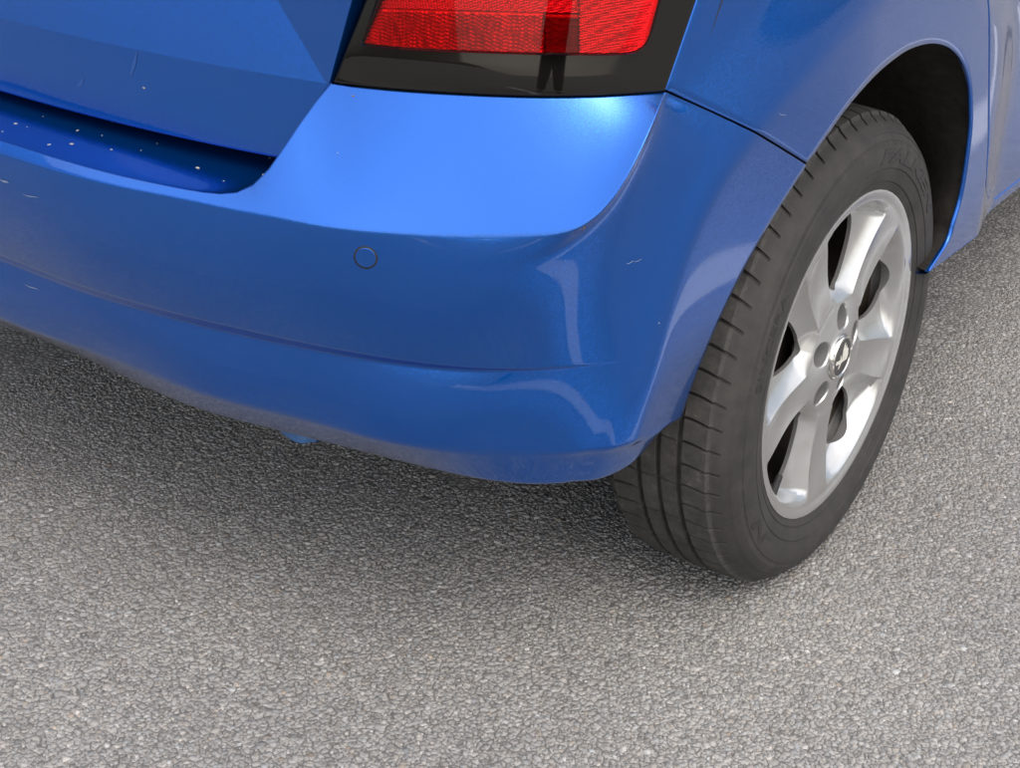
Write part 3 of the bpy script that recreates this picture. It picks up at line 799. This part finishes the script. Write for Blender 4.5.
def text_ring(name, txt, size, r0, th0, shear=0, off=0.0, spacing=1.0, xw=lambda r: .0115, ext=.0005, width=None):
    cu = bpy.data.curves.new(name, 'FONT'); cu.body = txt; cu.size = size; cu.shear = shear; cu.offset = off; cu.space_character = spacing
    cu.align_x = 'CENTER'; cu.extrude = ext; cu.resolution_u = 3
    o = bpy.data.objects.new(name, cu); C.objects.link(o)
    dg = bpy.context.evaluated_depsgraph_get(); me = bpy.data.meshes.new_from_object(o.evaluated_get(dg))
    bpy.data.objects.remove(o); bpy.data.curves.remove(cu)
    bm = bmesh.new(); bm.from_mesh(me)
    bmesh.ops.subdivide_edges(bm, edges=[e for e in bm.edges if e.calc_length() > .006], cuts=3)
    sc_ = 1.0
    if width:
        w_ = max(v.co.x for v in bm.verts)-min(v.co.x for v in bm.verts); sc_ = width/w_
    for v in bm.verts:
        u, vv, dz = v.co.x*sc_, v.co.y, v.co.z
        th_ = th0-u/(r0+.008); r = r0+vv
        v.co = (xw(r)+dz, r*math.cos(th_), r*math.sin(th_))
    bm.to_mesh(me); bm.free(); me.name = name; me.update(); return me
wall_r = np.array([.2115, .220, .2290, .236, .243, .250, .2560, .2618]); wall_x = np.array([.0024, .0052, .0071, .0078, .0079, .0070, .0055, .0025])
wx = lambda r: float(np.interp(r, wall_r, wall_x))
T_ME, R_ME = tyre_mesh(), rim_mesh()
BARREL = ring_mesh('rim_barrel', [(.1960, -.012), (.1900, -.0145), (.1885, -.020), (.1868, -.042), (.183, -.045)])
BARREL2 = ring_mesh('inner_barrel', [(.1830, -.045), (.174, -.050), (.168, -.080), (.172, -.150)])
DRUM = ring_mesh('brake_drum', [(.0001, -.052), (.075, -.052), (.100, -.056), (.102, -.060), (.1025, -.075), (.118, -.078), (.1195, -.10), (.1195, -.15)], 64)
BACKP = ring_mesh('brake_backplate', [(.11, -.118), (.172, -.118)], 48)
CAPR = ring_mesh('centre_cap', [(.0001, .0006), (.0222, .0006), (.0228, .0010), (.0236, .0020), (.0250, .0025), (.0266, .0018), (.0277, -.0004), (.0284, -.006)], 64)
CAPD = ring_mesh('cap_disc', [(.0001, .0012), (.0226, .0012), (.0227, .0008)], 48)
def bolt_mesh():
    mb = MB(); n = 6
    P = [(.0090*math.cos(i*math.pi/3), .0090*math.sin(i*math.pi/3)) for i in range(6)]
    mb.grid(np.array([[(0, y*.3, z*.3), (-.0, y*.62, z*.62), (0, y*.86, z*.86), (-.0015, y, z), (-.012, y, z)] for y, z in P]), close=True, flip=True)
    mb.poly([(0, y*.3, z*.3) for y, z in P], flip=False)
    mb.grid(np.array([[(-.010, .009*math.cos(t), .009*math.sin(t)), (-.0105, .0125*math.cos(t), .0125*math.sin(t)), (-.014, .013*math.cos(t), .013*math.sin(t))] for t in np.linspace(0, 2*math.pi, 25)[:-1]]), close=True, flip=True)
    me = mesh('wheel_bolt', mb.V, mb.F); sharp(me, 30); return me
BOLT_ME = bolt_mesh()
def emblem_mesh():
    # winged arrow: shaft, arrowhead, three feathers
    mb = MB(); t = .0019
    def add(P):
        P = [(x*.0225, y*.0225) for x, y in P]
        a = sum(P[i][0]*P[(i+1) % len(P)][1]-P[(i+1) % len(P)][0]*P[i][1] for i in range(len(P)))
        if a < 0: P = P[::-1]
        mb.poly([(t, y, z) for y, z in P]); b = len(mb.V)
        for i in range(len(P)):
            (y0, z0), (y1, z1) = P[i], P[(i+1) % len(P)]
            mb.poly([(t, y0, z0), (.0010, y0, z0), (.0010, y1, z1), (t, y1, z1)])
    add([(-.75, -.30), (-.18, -.30), (-.18, -.12), (-.75, -.12)])
    add([(-.30, -.62), (-.02, -.21), (-.30, .18), (-.20, -.21)])
    for k in range(3):
        x0 = -.02+.24*k
        add([(x0, -.30+.02*k), (x0+.16, -.24+.03*k), (x0+.22, .25-.10*k), (x0+.10, .82-.20*k), (x0-.02, .40-.05*k)])
    me = mesh('emblem', mb.V, mb.F, False); return me
EMB = emblem_mesh()
def valve_mesh():
    a = np.linspace(0, 2*math.pi, 17)[:-1]; pr = [(.0001, .0), (.0030, 0), (.0042, .0012), (.0044, .009), (.0040, .0098), (.0044, .0105), (.0050, .020), (.0052, .030)]
    mb = MB(); mb.grid(np.array([[(r*math.cos(t), r*math.sin(t), -l) for r, l in pr] for t in a]), close=True)
    return mesh('valve_stem', mb.V, mb.F)
VALVE = valve_mesh()
FAL = text_ring('raised_lettering', 'FALKEN', .0215, .2375, math.radians(58), .25, .0007, 1.0, wx, .0007, .238)
FAL2 = text_ring('raised_lettering', 'FALKEN', .0215, .2375, math.radians(238), .25, .0007, 1.0, wx, .0007, .238)
SIN = text_ring('raised_lettering', 'SINCERA', .0150, .2415, math.radians(155), 0, .0001, 1.0, wx, .0005, .112)
EMBM = simple('satin_chrome', (.80, .79, .72), .45, .4)
CAPBLK = simple('cap_black', (.010, .011, .010), .3, 0, .6)
RUBTXT = simple('lettering_rubber', (.018, .0178, .0175), .5, noise=.4, nscale=60)
for m_ in (R_ME, BARREL): m_.materials.append(ALLOY)
def wheel(loc, rz, steer=0, cam_=.0319):
    w_ = empty('wheel', car, loc)
    w_.rotation_euler = (Matrix.Rotation(rz, 3, 'Z') @ Matrix.Rotation(-cam_, 3, 'Y')).to_euler()
    def add(nm, me, m_=None, l=(0, 0, 0), rot=(0, 0, 0)):
        o = bpy.data.objects.new(nm, me); C.objects.link(o); o.parent = w_; o.location = l; o.rotation_euler = rot
        if m_ is not None and len(me.materials) == 0: me.materials.append(m_)
        return o
    add('tyre', T_ME); add('rim', R_ME); add('rim_barrel', BARREL); add('inner_barrel', BARREL2, BRAKE); add('brake_drum', DRUM, BRAKE); add('brake_backplate', BACKP, DARK)
    add('centre_cap', CAPR, CHROME); add('cap_disc', CAPD, CAPBLK); add('emblem', EMB, EMBM, (0, 0, 0), (math.radians(-8), 0, 0))
    for k in range(5):
        t = PHI0+(k+.5)*2*math.pi/5
        add('wheel_bolt', BOLT_ME, BOLT, (-.025, .05*math.cos(t), .05*math.sin(t)), (t, 0, 0))
    tv = PHI0+2.5*2*math.pi/5
    tv = math.radians(229)
    add('valve_stem', VALVE, DARK, (-.016, .1585*math.cos(tv), .1585*math.sin(tv)), (tv-math.pi/2+math.pi, 0, 0))
    add('raised_lettering', FAL, RUBTXT); add('raised_lettering', FAL2, RUBTXT); add('raised_lettering', SIN, RUBTXT)
    return w_
wheel((0, 0, .293), 0)
wheel((0, 2.47, .293), 0, 0, .008)
wheel((2*XC, 0, .293), math.pi)
wheel((2*XC, 2.47, .293), math.pi, 0, .008)

# ---------------- the rest of the body (out of frame: floor, front wings, glass, roof, nose)
fl_ = MB(); fl_.box((2*XC+.25, -.42, .275), (-.25, 3.05, .42)); fl_.box((2*XC+.30, -.52, .335), (-.30, -.36, .52)); fl_.box((2*XC+.10, .40, .31), (-.10, 2.02, .40))
fl_.box((2*XC+.35, -.48, .27), (XC-.10, -.22, .33))
fl_.obj('underbody', DARK, car, False)
fa = np.radians(np.linspace(-12, 192, 60)); fo = []
A_ = np.array([(0, 2.47+.365*math.cos(a), .30+.37*math.sin(a)) for a in fa[::-1]])
O_ = np.vstack([resample(np.array([(2.0, .41), (1.985, .60), (1.985, ZB)]), 24), np.stack([np.linspace(1.985, 2.93, 20), np.linspace(ZB, .86, 20)], -1)[1:], resample(np.array([(2.93, .86), (3.02, .62), (3.0, .40), (2.90, .30)]), 60-24-19+1)[1:]])
Gf = side_grid(A_, O_, 2.47); fm = MB(); fm.grid(Gf); two_sides(fm, 'front_wing', PAINT)
fl2 = MB(); fl2.grid(np.array([[(-.01, 2.47+.36*math.cos(a), .30+.365*math.sin(a)), (-.10, 2.47+.38*math.cos(a), .30+.385*math.sin(a)), (-.24, 2.47+.37*math.cos(a), .30+.37*math.sin(a)), (-.24, 2.47, .30)] for a in fa])); two_sides(fl2, 'wheel_arch_liner', LINER)
# nose: bonnet and front bumper as lofted bands
xn = np.linspace(-.815, .815, 41)
def nose_y(x, z): return 3.36-.42*abs(x/.815)**3.2-.30*max(0, z-.62)**1.0-.05*max(0, .4-z)
fb = MB(); fb.grid(np.array([[(XC+x*(1 if z < .8 else 1), nose_y(x, z), z) for x in xn] for z in np.linspace(.24, .72, 12)]), flip=True); fb.obj('front_bumper', PAINT, car)
bo = []
for q in np.linspace(0, 1, 20):
    bo.append([(XC+x*(.985-.02*q), nose_y(x, .72)+(2.02-nose_y(x, .72)+.15*(1-(x/.815)**2))*q, .72+.30*math.sin(q*math.pi/2)**.8-.10*abs(x/.815)**4*(1-.4*q)) for x in xn])
bn = MB(); bn.grid(np.array(bo), flip=True); bn.obj('bonnet', PAINT, car)
# glass house
def gh(y, z): return -.03-.33*(z-ZB)
sg = MB(); ygl = [(-.30, .10), (-.12, .25)]
def side_quad(mb, y0b, y1b, y0t, y1t, zb_, zt_, off=0):
    mb.grid(np.array([[(gh(0, z)+off, (y0b+(y1b-y0b)*q)*(1-f)+(y0t+(y1t-y0t)*q)*f, z) for q in np.linspace(0, 1, 6)] for f, z in [(f, zb_+(zt_-zb_)*f) for f in np.linspace(0, 1, 6)]]), flip=True)
for (a, b, c, d) in ((.28, 1.0, .22, .98), (1.06, 2.0, 1.04, 1.55)):
    m_ = MB(); side_quad(m_, a, b, c, d, ZB, 1.38); two_sides(m_, 'side_window', GLASS, 0)
pl = MB(); side_quad(pl, -.33, .27, -.20, .21, ZB, 1.40, -.001); side_quad(pl, .99, 1.07, .97, 1.05, ZB, 1.40, -.003); side_quad(pl, -.2, 1.62, -.2, 1.50, 1.37, 1.44, -.001); side_quad(pl, 1.99, 2.06, 1.54, 1.61, ZB, 1.40, -.002)
two_sides(pl, 'roof_pillar', PAINT, 0)
rf = MB(); rf.grid(np.array([[(XC+x*.815*(.80), y, 1.44+.035*(1-x*x)-.05*((y-.6)/1.0)**2) for x in np.linspace(-1, 1, 21)] for y in np.linspace(-.36, 1.56, 24)])); rf.obj('roof', PAINT, car)
ws = MB(); ws.grid(np.array([[(XC+x*(.78-.14*q), 2.06-.50*q+.08*(1-x*x), 1.0+.42*q) for x in np.linspace(-1, 1, 17)] for q in np.linspace(0, 1, 8)]), flip=True); ws.obj('windscreen', GLASS, car)
rw = MB(); rw.grid(np.array([[(XC+x*(.60-.02*q), -.49+.15*q+.06*x*x, 1.03+.38*q) for x in np.linspace(-1, 1, 17)] for q in np.linspace(0, 1, 8)])); rw.obj('rear_window', GLASS, car)
cp2 = MB(); cp2.grid(np.array([[(XC+(.60-.02*q)+(gh(0, 1.0+.4*q)-XC-(.60-.02*q))*t, -.43+.15*q+.10*t, .985+.43*q) for t in np.linspace(0, 1, 6)] for q in np.linspace(0, 1, 8)])); two_sides(cp2, 'rear_pillar', PAINT, 0)

# ---------------- small things on the car
from mathutils.bvhtree import BVHTree
def bvh(mb): return BVHTree.FromPolygons([tuple(v) for v in mb.V], [tuple(f) for f in mb.F])
BV = {'bumper': bvh(bump), 'tail': bvh(tgm), 'quarter': bvh(qm)}
def hit(px, keys=('bumper', 'tail', 'quarter')):
    d = Vector(ray([px])[0]).normalized(); best = None
    for k in keys:
        loc, n, idx, dist = BV[k].ray_cast(Vector(CAM), d)
        if loc is not None and (best is None or dist < best[2]): best = (loc, n if n.dot(d) < 0 else -n, dist)
    return (best[0], best[1]) if best else (None, None)
def frame(n):
    a = Vector((0, 0, 1)).cross(n).normalized(); return a, n.cross(a)
# parking sensor: painted disc in a thin dark ring
loc, n = hit((365.7, 257.5)); a, b_ = frame(n)
sen = empty('parking_sensor', car)
def disc(rs, offs, name, material, steps=48):
    G_ = []
    for t in np.linspace(0, 2*math.pi, steps+1)[:-1]:
        G_.append([loc+a*(r*math.cos(t))+b_*(r*math.sin(t))+n*o for r, o in zip(rs, offs)])
    mb = MB(); mb.grid(np.array([[tuple(v) for v in g_] for g_ in G_]), close=True); return mb.obj(name, material, sen)
disc((.0001, .0090, .0096, .0098), (.0008, .0008, .0008, .0000), 'sensor_face', PAINT)
disc((.0096, .0112, .0113), (.0007, .0007, .0001), 'sensor_ring', DARK)
# scratches, dirt streaks, and one white reflection painted as a pale streak
SCR = simple('scratch_reflection_tone', (.20, .25, .36), .6)
def streak(p0, p1, wd, name='scratch_and_reflection', material=SCR):
    P = [hit((p0[0]+(p1[0]-p0[0])*q, p0[1]+(p1[1]-p0[1])*q+.6*math.sin(q*5))) for q in np.linspace(0, 1, 6)]
    if any(l is None for l, _ in P): return
    G_ = []
    for i, (l, n_) in enumerate(P):
        t = (P[min(i+1, 5)][0]-P[max(i-1, 0)][0]).normalized(); sdir = n_.cross(t); wq = wd*math.sin(math.pi*(i+.5)/6)
        G_.append([tuple(l+n_*.0004+sdir*wq), tuple(l+n_*.0004-sdir*wq)])
    MB().grid(np.array(G_)).obj(name, material, car)
for p0, p1, wd in (((626,263.5),(634,261),.0004), ((634,261.5),(642,259),.0003), ((25,284),(39,290),.0006), ((23,194),(39,198),.0005), ((0,179),(9,183),.0011), ((778,113),(786,116),.0003), ((777,145),(783,149),.0004)):  # the widest, far-left streak paints a white reflection; the rest are scratches
    streak(p0, p1, wd)
DROP = simple('dried_water_mark', (.004, .07, .30), .15, .3, 1)
for p0, p1, wd in (((137,52),(131,77),.0022), ((84,78),(78,88),.0016)): streak(p0, p1, wd, 'water_run', DROP)
# dry plant bits lying on the paint
BITS = [simple('dry_bud_scale', (.42, .34, .24), .8, noise=.3, nscale=200), simple('pale_seed_husk', (.42, .38, .30), .8, noise=.3, nscale=200), simple('brown_plant_bit', (.22, .15, .09), .9, noise=.3, nscale=200)]
def plant_bit(px, size, mi, label, grp):
    loc, n = hit(px)
    if loc is None: return
    a, b_ = frame(n); th = rng.uniform(0, 6.28); ca, sa_ = math.cos(th), math.sin(th)
    m_ = []; K = 7; L = size = size*.8; W_ = size*rng.uniform(.35, .6)
    G_ = []
    for i in range(5):
        q = i/4; wq = W_*math.sin(math.pi*(.08+.84*q))**.8; row_ = []
        for j in range(6):
            f = j/5*math.pi; u, v, h = (q-.5)*L*2+.15*L*math.sin(q*3), wq*math.cos(f), wq*.7*math.sin(f)+.0001+.25*L*max(0, q-.6)
            row_.append(tuple(loc+a*(u*ca-v*sa_)+b_*(u*sa_+v*ca)+n*h))
        G_.append(row_)
    o = MB().grid(np.array(G_)).obj('plant_bit', BITS[mi], None)
    tag(o, label, 'debris', grp); return o
g1 = 'dry plant bits on the loading ledge'
for px, sz, mi in (((15.7,123.7),.0024,1), ((77.5,130.6),.0024,1), ((71.6,144),.0026,0), ((49,144.7),.0024,1), ((111.4,149.6),.0016,0), ((102,135.5),.0014,1), ((2.4,131.6),.0015,1), ((111.8,122.7),.0012,2), ((197.7,168),.0030,1), ((223.8,181),.0012,1), ((263,174.6),.0018,1), ((27,127),.0009,1), ((157,143.5),.0010,1), ((43,116.5),.0010,1), ((141,150.5),.0011,1)):
    plant_bit(px, sz, mi, 'tiny dry plant bit lying on the blue loading ledge below the tailgate', g1)
plant_bit((269.6,158), .0016, 0, 'tiny tan plant bit caught in the corner between tailgate and bumper', None)
plant_bit((353,96), .0018, 2, 'small brown plant bit on the bumper shoulder just under the tail lamp', None)
plant_bit((337.7,153), .0009, 1, 'pale speck in the middle of the bright bumper shoulder', None)
plant_bit((584,228), .0022, 2, 'small dark insect stuck below the bumper shoulder crease', None)
plant_bit((659,323), .0011, 1, 'white speck on the bumper side above the crease tip, near the wheel', None)
plant_bit((144,88), .0020, 0, 'tan plant bit stuck to the dark lower tailgate panel', None)
plant_bit((697,4), .0014, 0, 'tan plant bit on the edge of the black tail lamp surround', None) if False else None
# torn blue plastic tab under the bumper
tp = []
for q in np.linspace(0, 1, 14):
    px = 281+36*q; py = 431.5+12.5*math.sin(min(1, q*1.25)*math.pi*.62)-2.0*q
    P = onz([(px, py)], .268)[0]; P[1] += 0
    tp.append([P+np.array([0, .002, .020]), P+np.array([0, 0, .004]), P+np.array([.0005, -.0015, 0]), P+np.array([.001, .002, -.0016]), P+np.array([.001, .012, .002]), P+np.array([0, .02, .014])])
TAB = simple('pale_blue_plastic', (.035, .12, .30), .45, 0, .2, noise=.35, nscale=150)
MB().grid(np.array(tp)).obj('torn_plastic_tab', TAB, car)

# ---------------- the photographer, standing behind the camera (shows only as a reflection in the paint)
def skin(name, joints, edges, mt, parent, root=0, sub=2):
    me = bpy.data.meshes.new(name); me.from_pydata([j[:3] for j in joints], edges, []); o = link(name, me, mt, parent)
    sm_ = o.modifiers.new('skin', 'SKIN'); sm_.use_smooth_shade = True
    if not me.skin_vertices: me.skin_vertices.new()
    for i, j in enumerate(joints):
        v = me.skin_vertices[0].data[i]; r = j[3] if isinstance(j[3], tuple) else (j[3], j[3]); v.radius = r; v.use_root = (i == root)
    ss_ = o.modifiers.new('sub', 'SUBSURF'); ss_.levels = sub; ss_.render_levels = sub; return o
CLOTH = simple('dark_navy_cloth', (.018, .020, .026), .9, noise=.4, nscale=120, bump=.3, bscale=400)
TROUS = simple('dark_denim', (.020, .023, .032), .9, noise=.5, nscale=150, bump=.3, bscale=500)
SKINM = simple('skin', (.48, .29, .21), .5, noise=.15, nscale=60)
HAIR = simple('brown_hair', (.045, .028, .018), .6, noise=.5, nscale=200)
SHOE = simple('black_leather_shoe', (.012, .012, .012), .4, 0, .3)
hd = math.atan2(-.552, .834)
person = empty('person', None, (.86, -1.99, GZ)); person.rotation_euler = (0, 0, hd*-1 if False else math.atan2(.552, .834))
tag(person, 'person in dark jacket and dark trousers holding up a phone towards the car', 'person')
# local frame: +y towards the car, x right, z up; height 1.74
J = [(0,0,.93,(.15,.11)), (0,.01,1.08,(.145,.10)), (0,.0,1.25,(.165,.11)), (0,-.01,1.40,(.15,.09)), (0,.0,1.48,.06),
     (-.09,0,.88,.088), (-.11,.015,.50,.058), (-.12,-.01,.10,.045), (.09,0,.88,.088), (.11,.015,.50,.058), (.12,-.01,.10,.045),
     (-.17,-.01,1.40,.060), (-.215,.02,1.15,.047), (-.13,.22,1.075,.036), (.17,-.01,1.40,.060), (.215,.02,1.15,.047), (.13,.22,1.075,.036)]
E_ = [(0,1),(1,2),(2,3),(3,4),(0,5),(5,6),(6,7),(0,8),(8,9),(9,10),(3,11),(11,12),(12,13),(3,14),(14,15),(15,16)]
body = skin('body', J, E_, CLOTH, person)
tro = skin('trousers', [(0,0,.90,(.165,.125)),(0,0,.99,(.155,.115)),(-.09,0,.84,.10),(-.11,.015,.50,.072),(-.12,-.01,.09,.062),(.09,0,.84,.10),(.11,.015,.50,.072),(.12,-.01,.09,.062)], [(0,1),(0,2),(2,3),(3,4),(0,5),(5,6),(6,7)], TROUS, person)
for sx in (-1, 1):
    skin('shoe', [(sx*.12,-.05,.045,.042),(sx*.123,.05,.045,(.045,.04)),(sx*.128,.15,.035,(.046,.032)),(sx*.128,.19,.03,.028)], [(0,1),(1,2),(2,3)], SHOE, person, 0, 2)
head = skin('head', [(0,.005,1.46,.055),(0,.015,1.53,.056),(0,.03,1.575,(.066,.075)),(0,.02,1.64,(.078,.092)),(0,.012,1.70,(.066,.08)),(0,.122,1.585,.014),(0,.108,1.625,.012),(.078,.01,1.60,(.014,.02)),(-.078,.01,1.60,(.014,.02))], [(0,1),(1,2),(2,3),(3,4),(2,5),(5,6),(3,7),(3,8)], SKINM, person)
skin('hair', [(0,-.015,1.62,(.082,.085)),(0,.0,1.69,(.080,.095)),(0,.03,1.735,(.06,.07)),(0,-.05,1.56,(.06,.04))], [(0,1),(1,2),(0,3)], HAIR, person)
for sx in (-1, 1):
    hx, hy, hz = sx*.10, .285, 1.085
    Jh = [(sx*.125,.235,1.075,.026), (hx,hy,hz,(.018,.034))]; Eh = [(0,1)]
    for k in range(4):
        b0 = len(Jh); oz = .028-.019*k; l = (.030,.034,.031,.024)[k]
        Jh += [(hx-sx*.012,hy+.030,hz+oz,.0090), (hx-sx*.030,hy+.030+l*.6,hz+oz,.0085), (hx-sx*.052,hy+.022+l*.4,hz+oz,.0078)]
        Eh += [(1,b0),(b0,b0+1),(b0+1,b0+2)]
    b0 = len(Jh); Jh += [(hx-sx*.012,hy-.012,hz+.026,.011), (hx-sx*.040,hy-.004,hz+.032,.0095)]; Eh += [(1,b0),(b0,b0+1)]
    skin('hand', Jh, Eh, SKINM, person)
ph = MB(); ph.box((-.074, .302, 1.050), (.074, .310, 1.124))
PHONE = simple('phone_glass', (.01, .01, .012), .1, 0, 1)
po = ph.obj('phone', PHONE, None, False); po.matrix_world = Matrix.LocRotScale(person.location, person.rotation_euler, None)
bv_ = po.modifiers.new('bevel', 'BEVEL'); bv_.width = .003; bv_.segments = 3
tag(po, 'black phone held up in both hands of the person', 'phone')
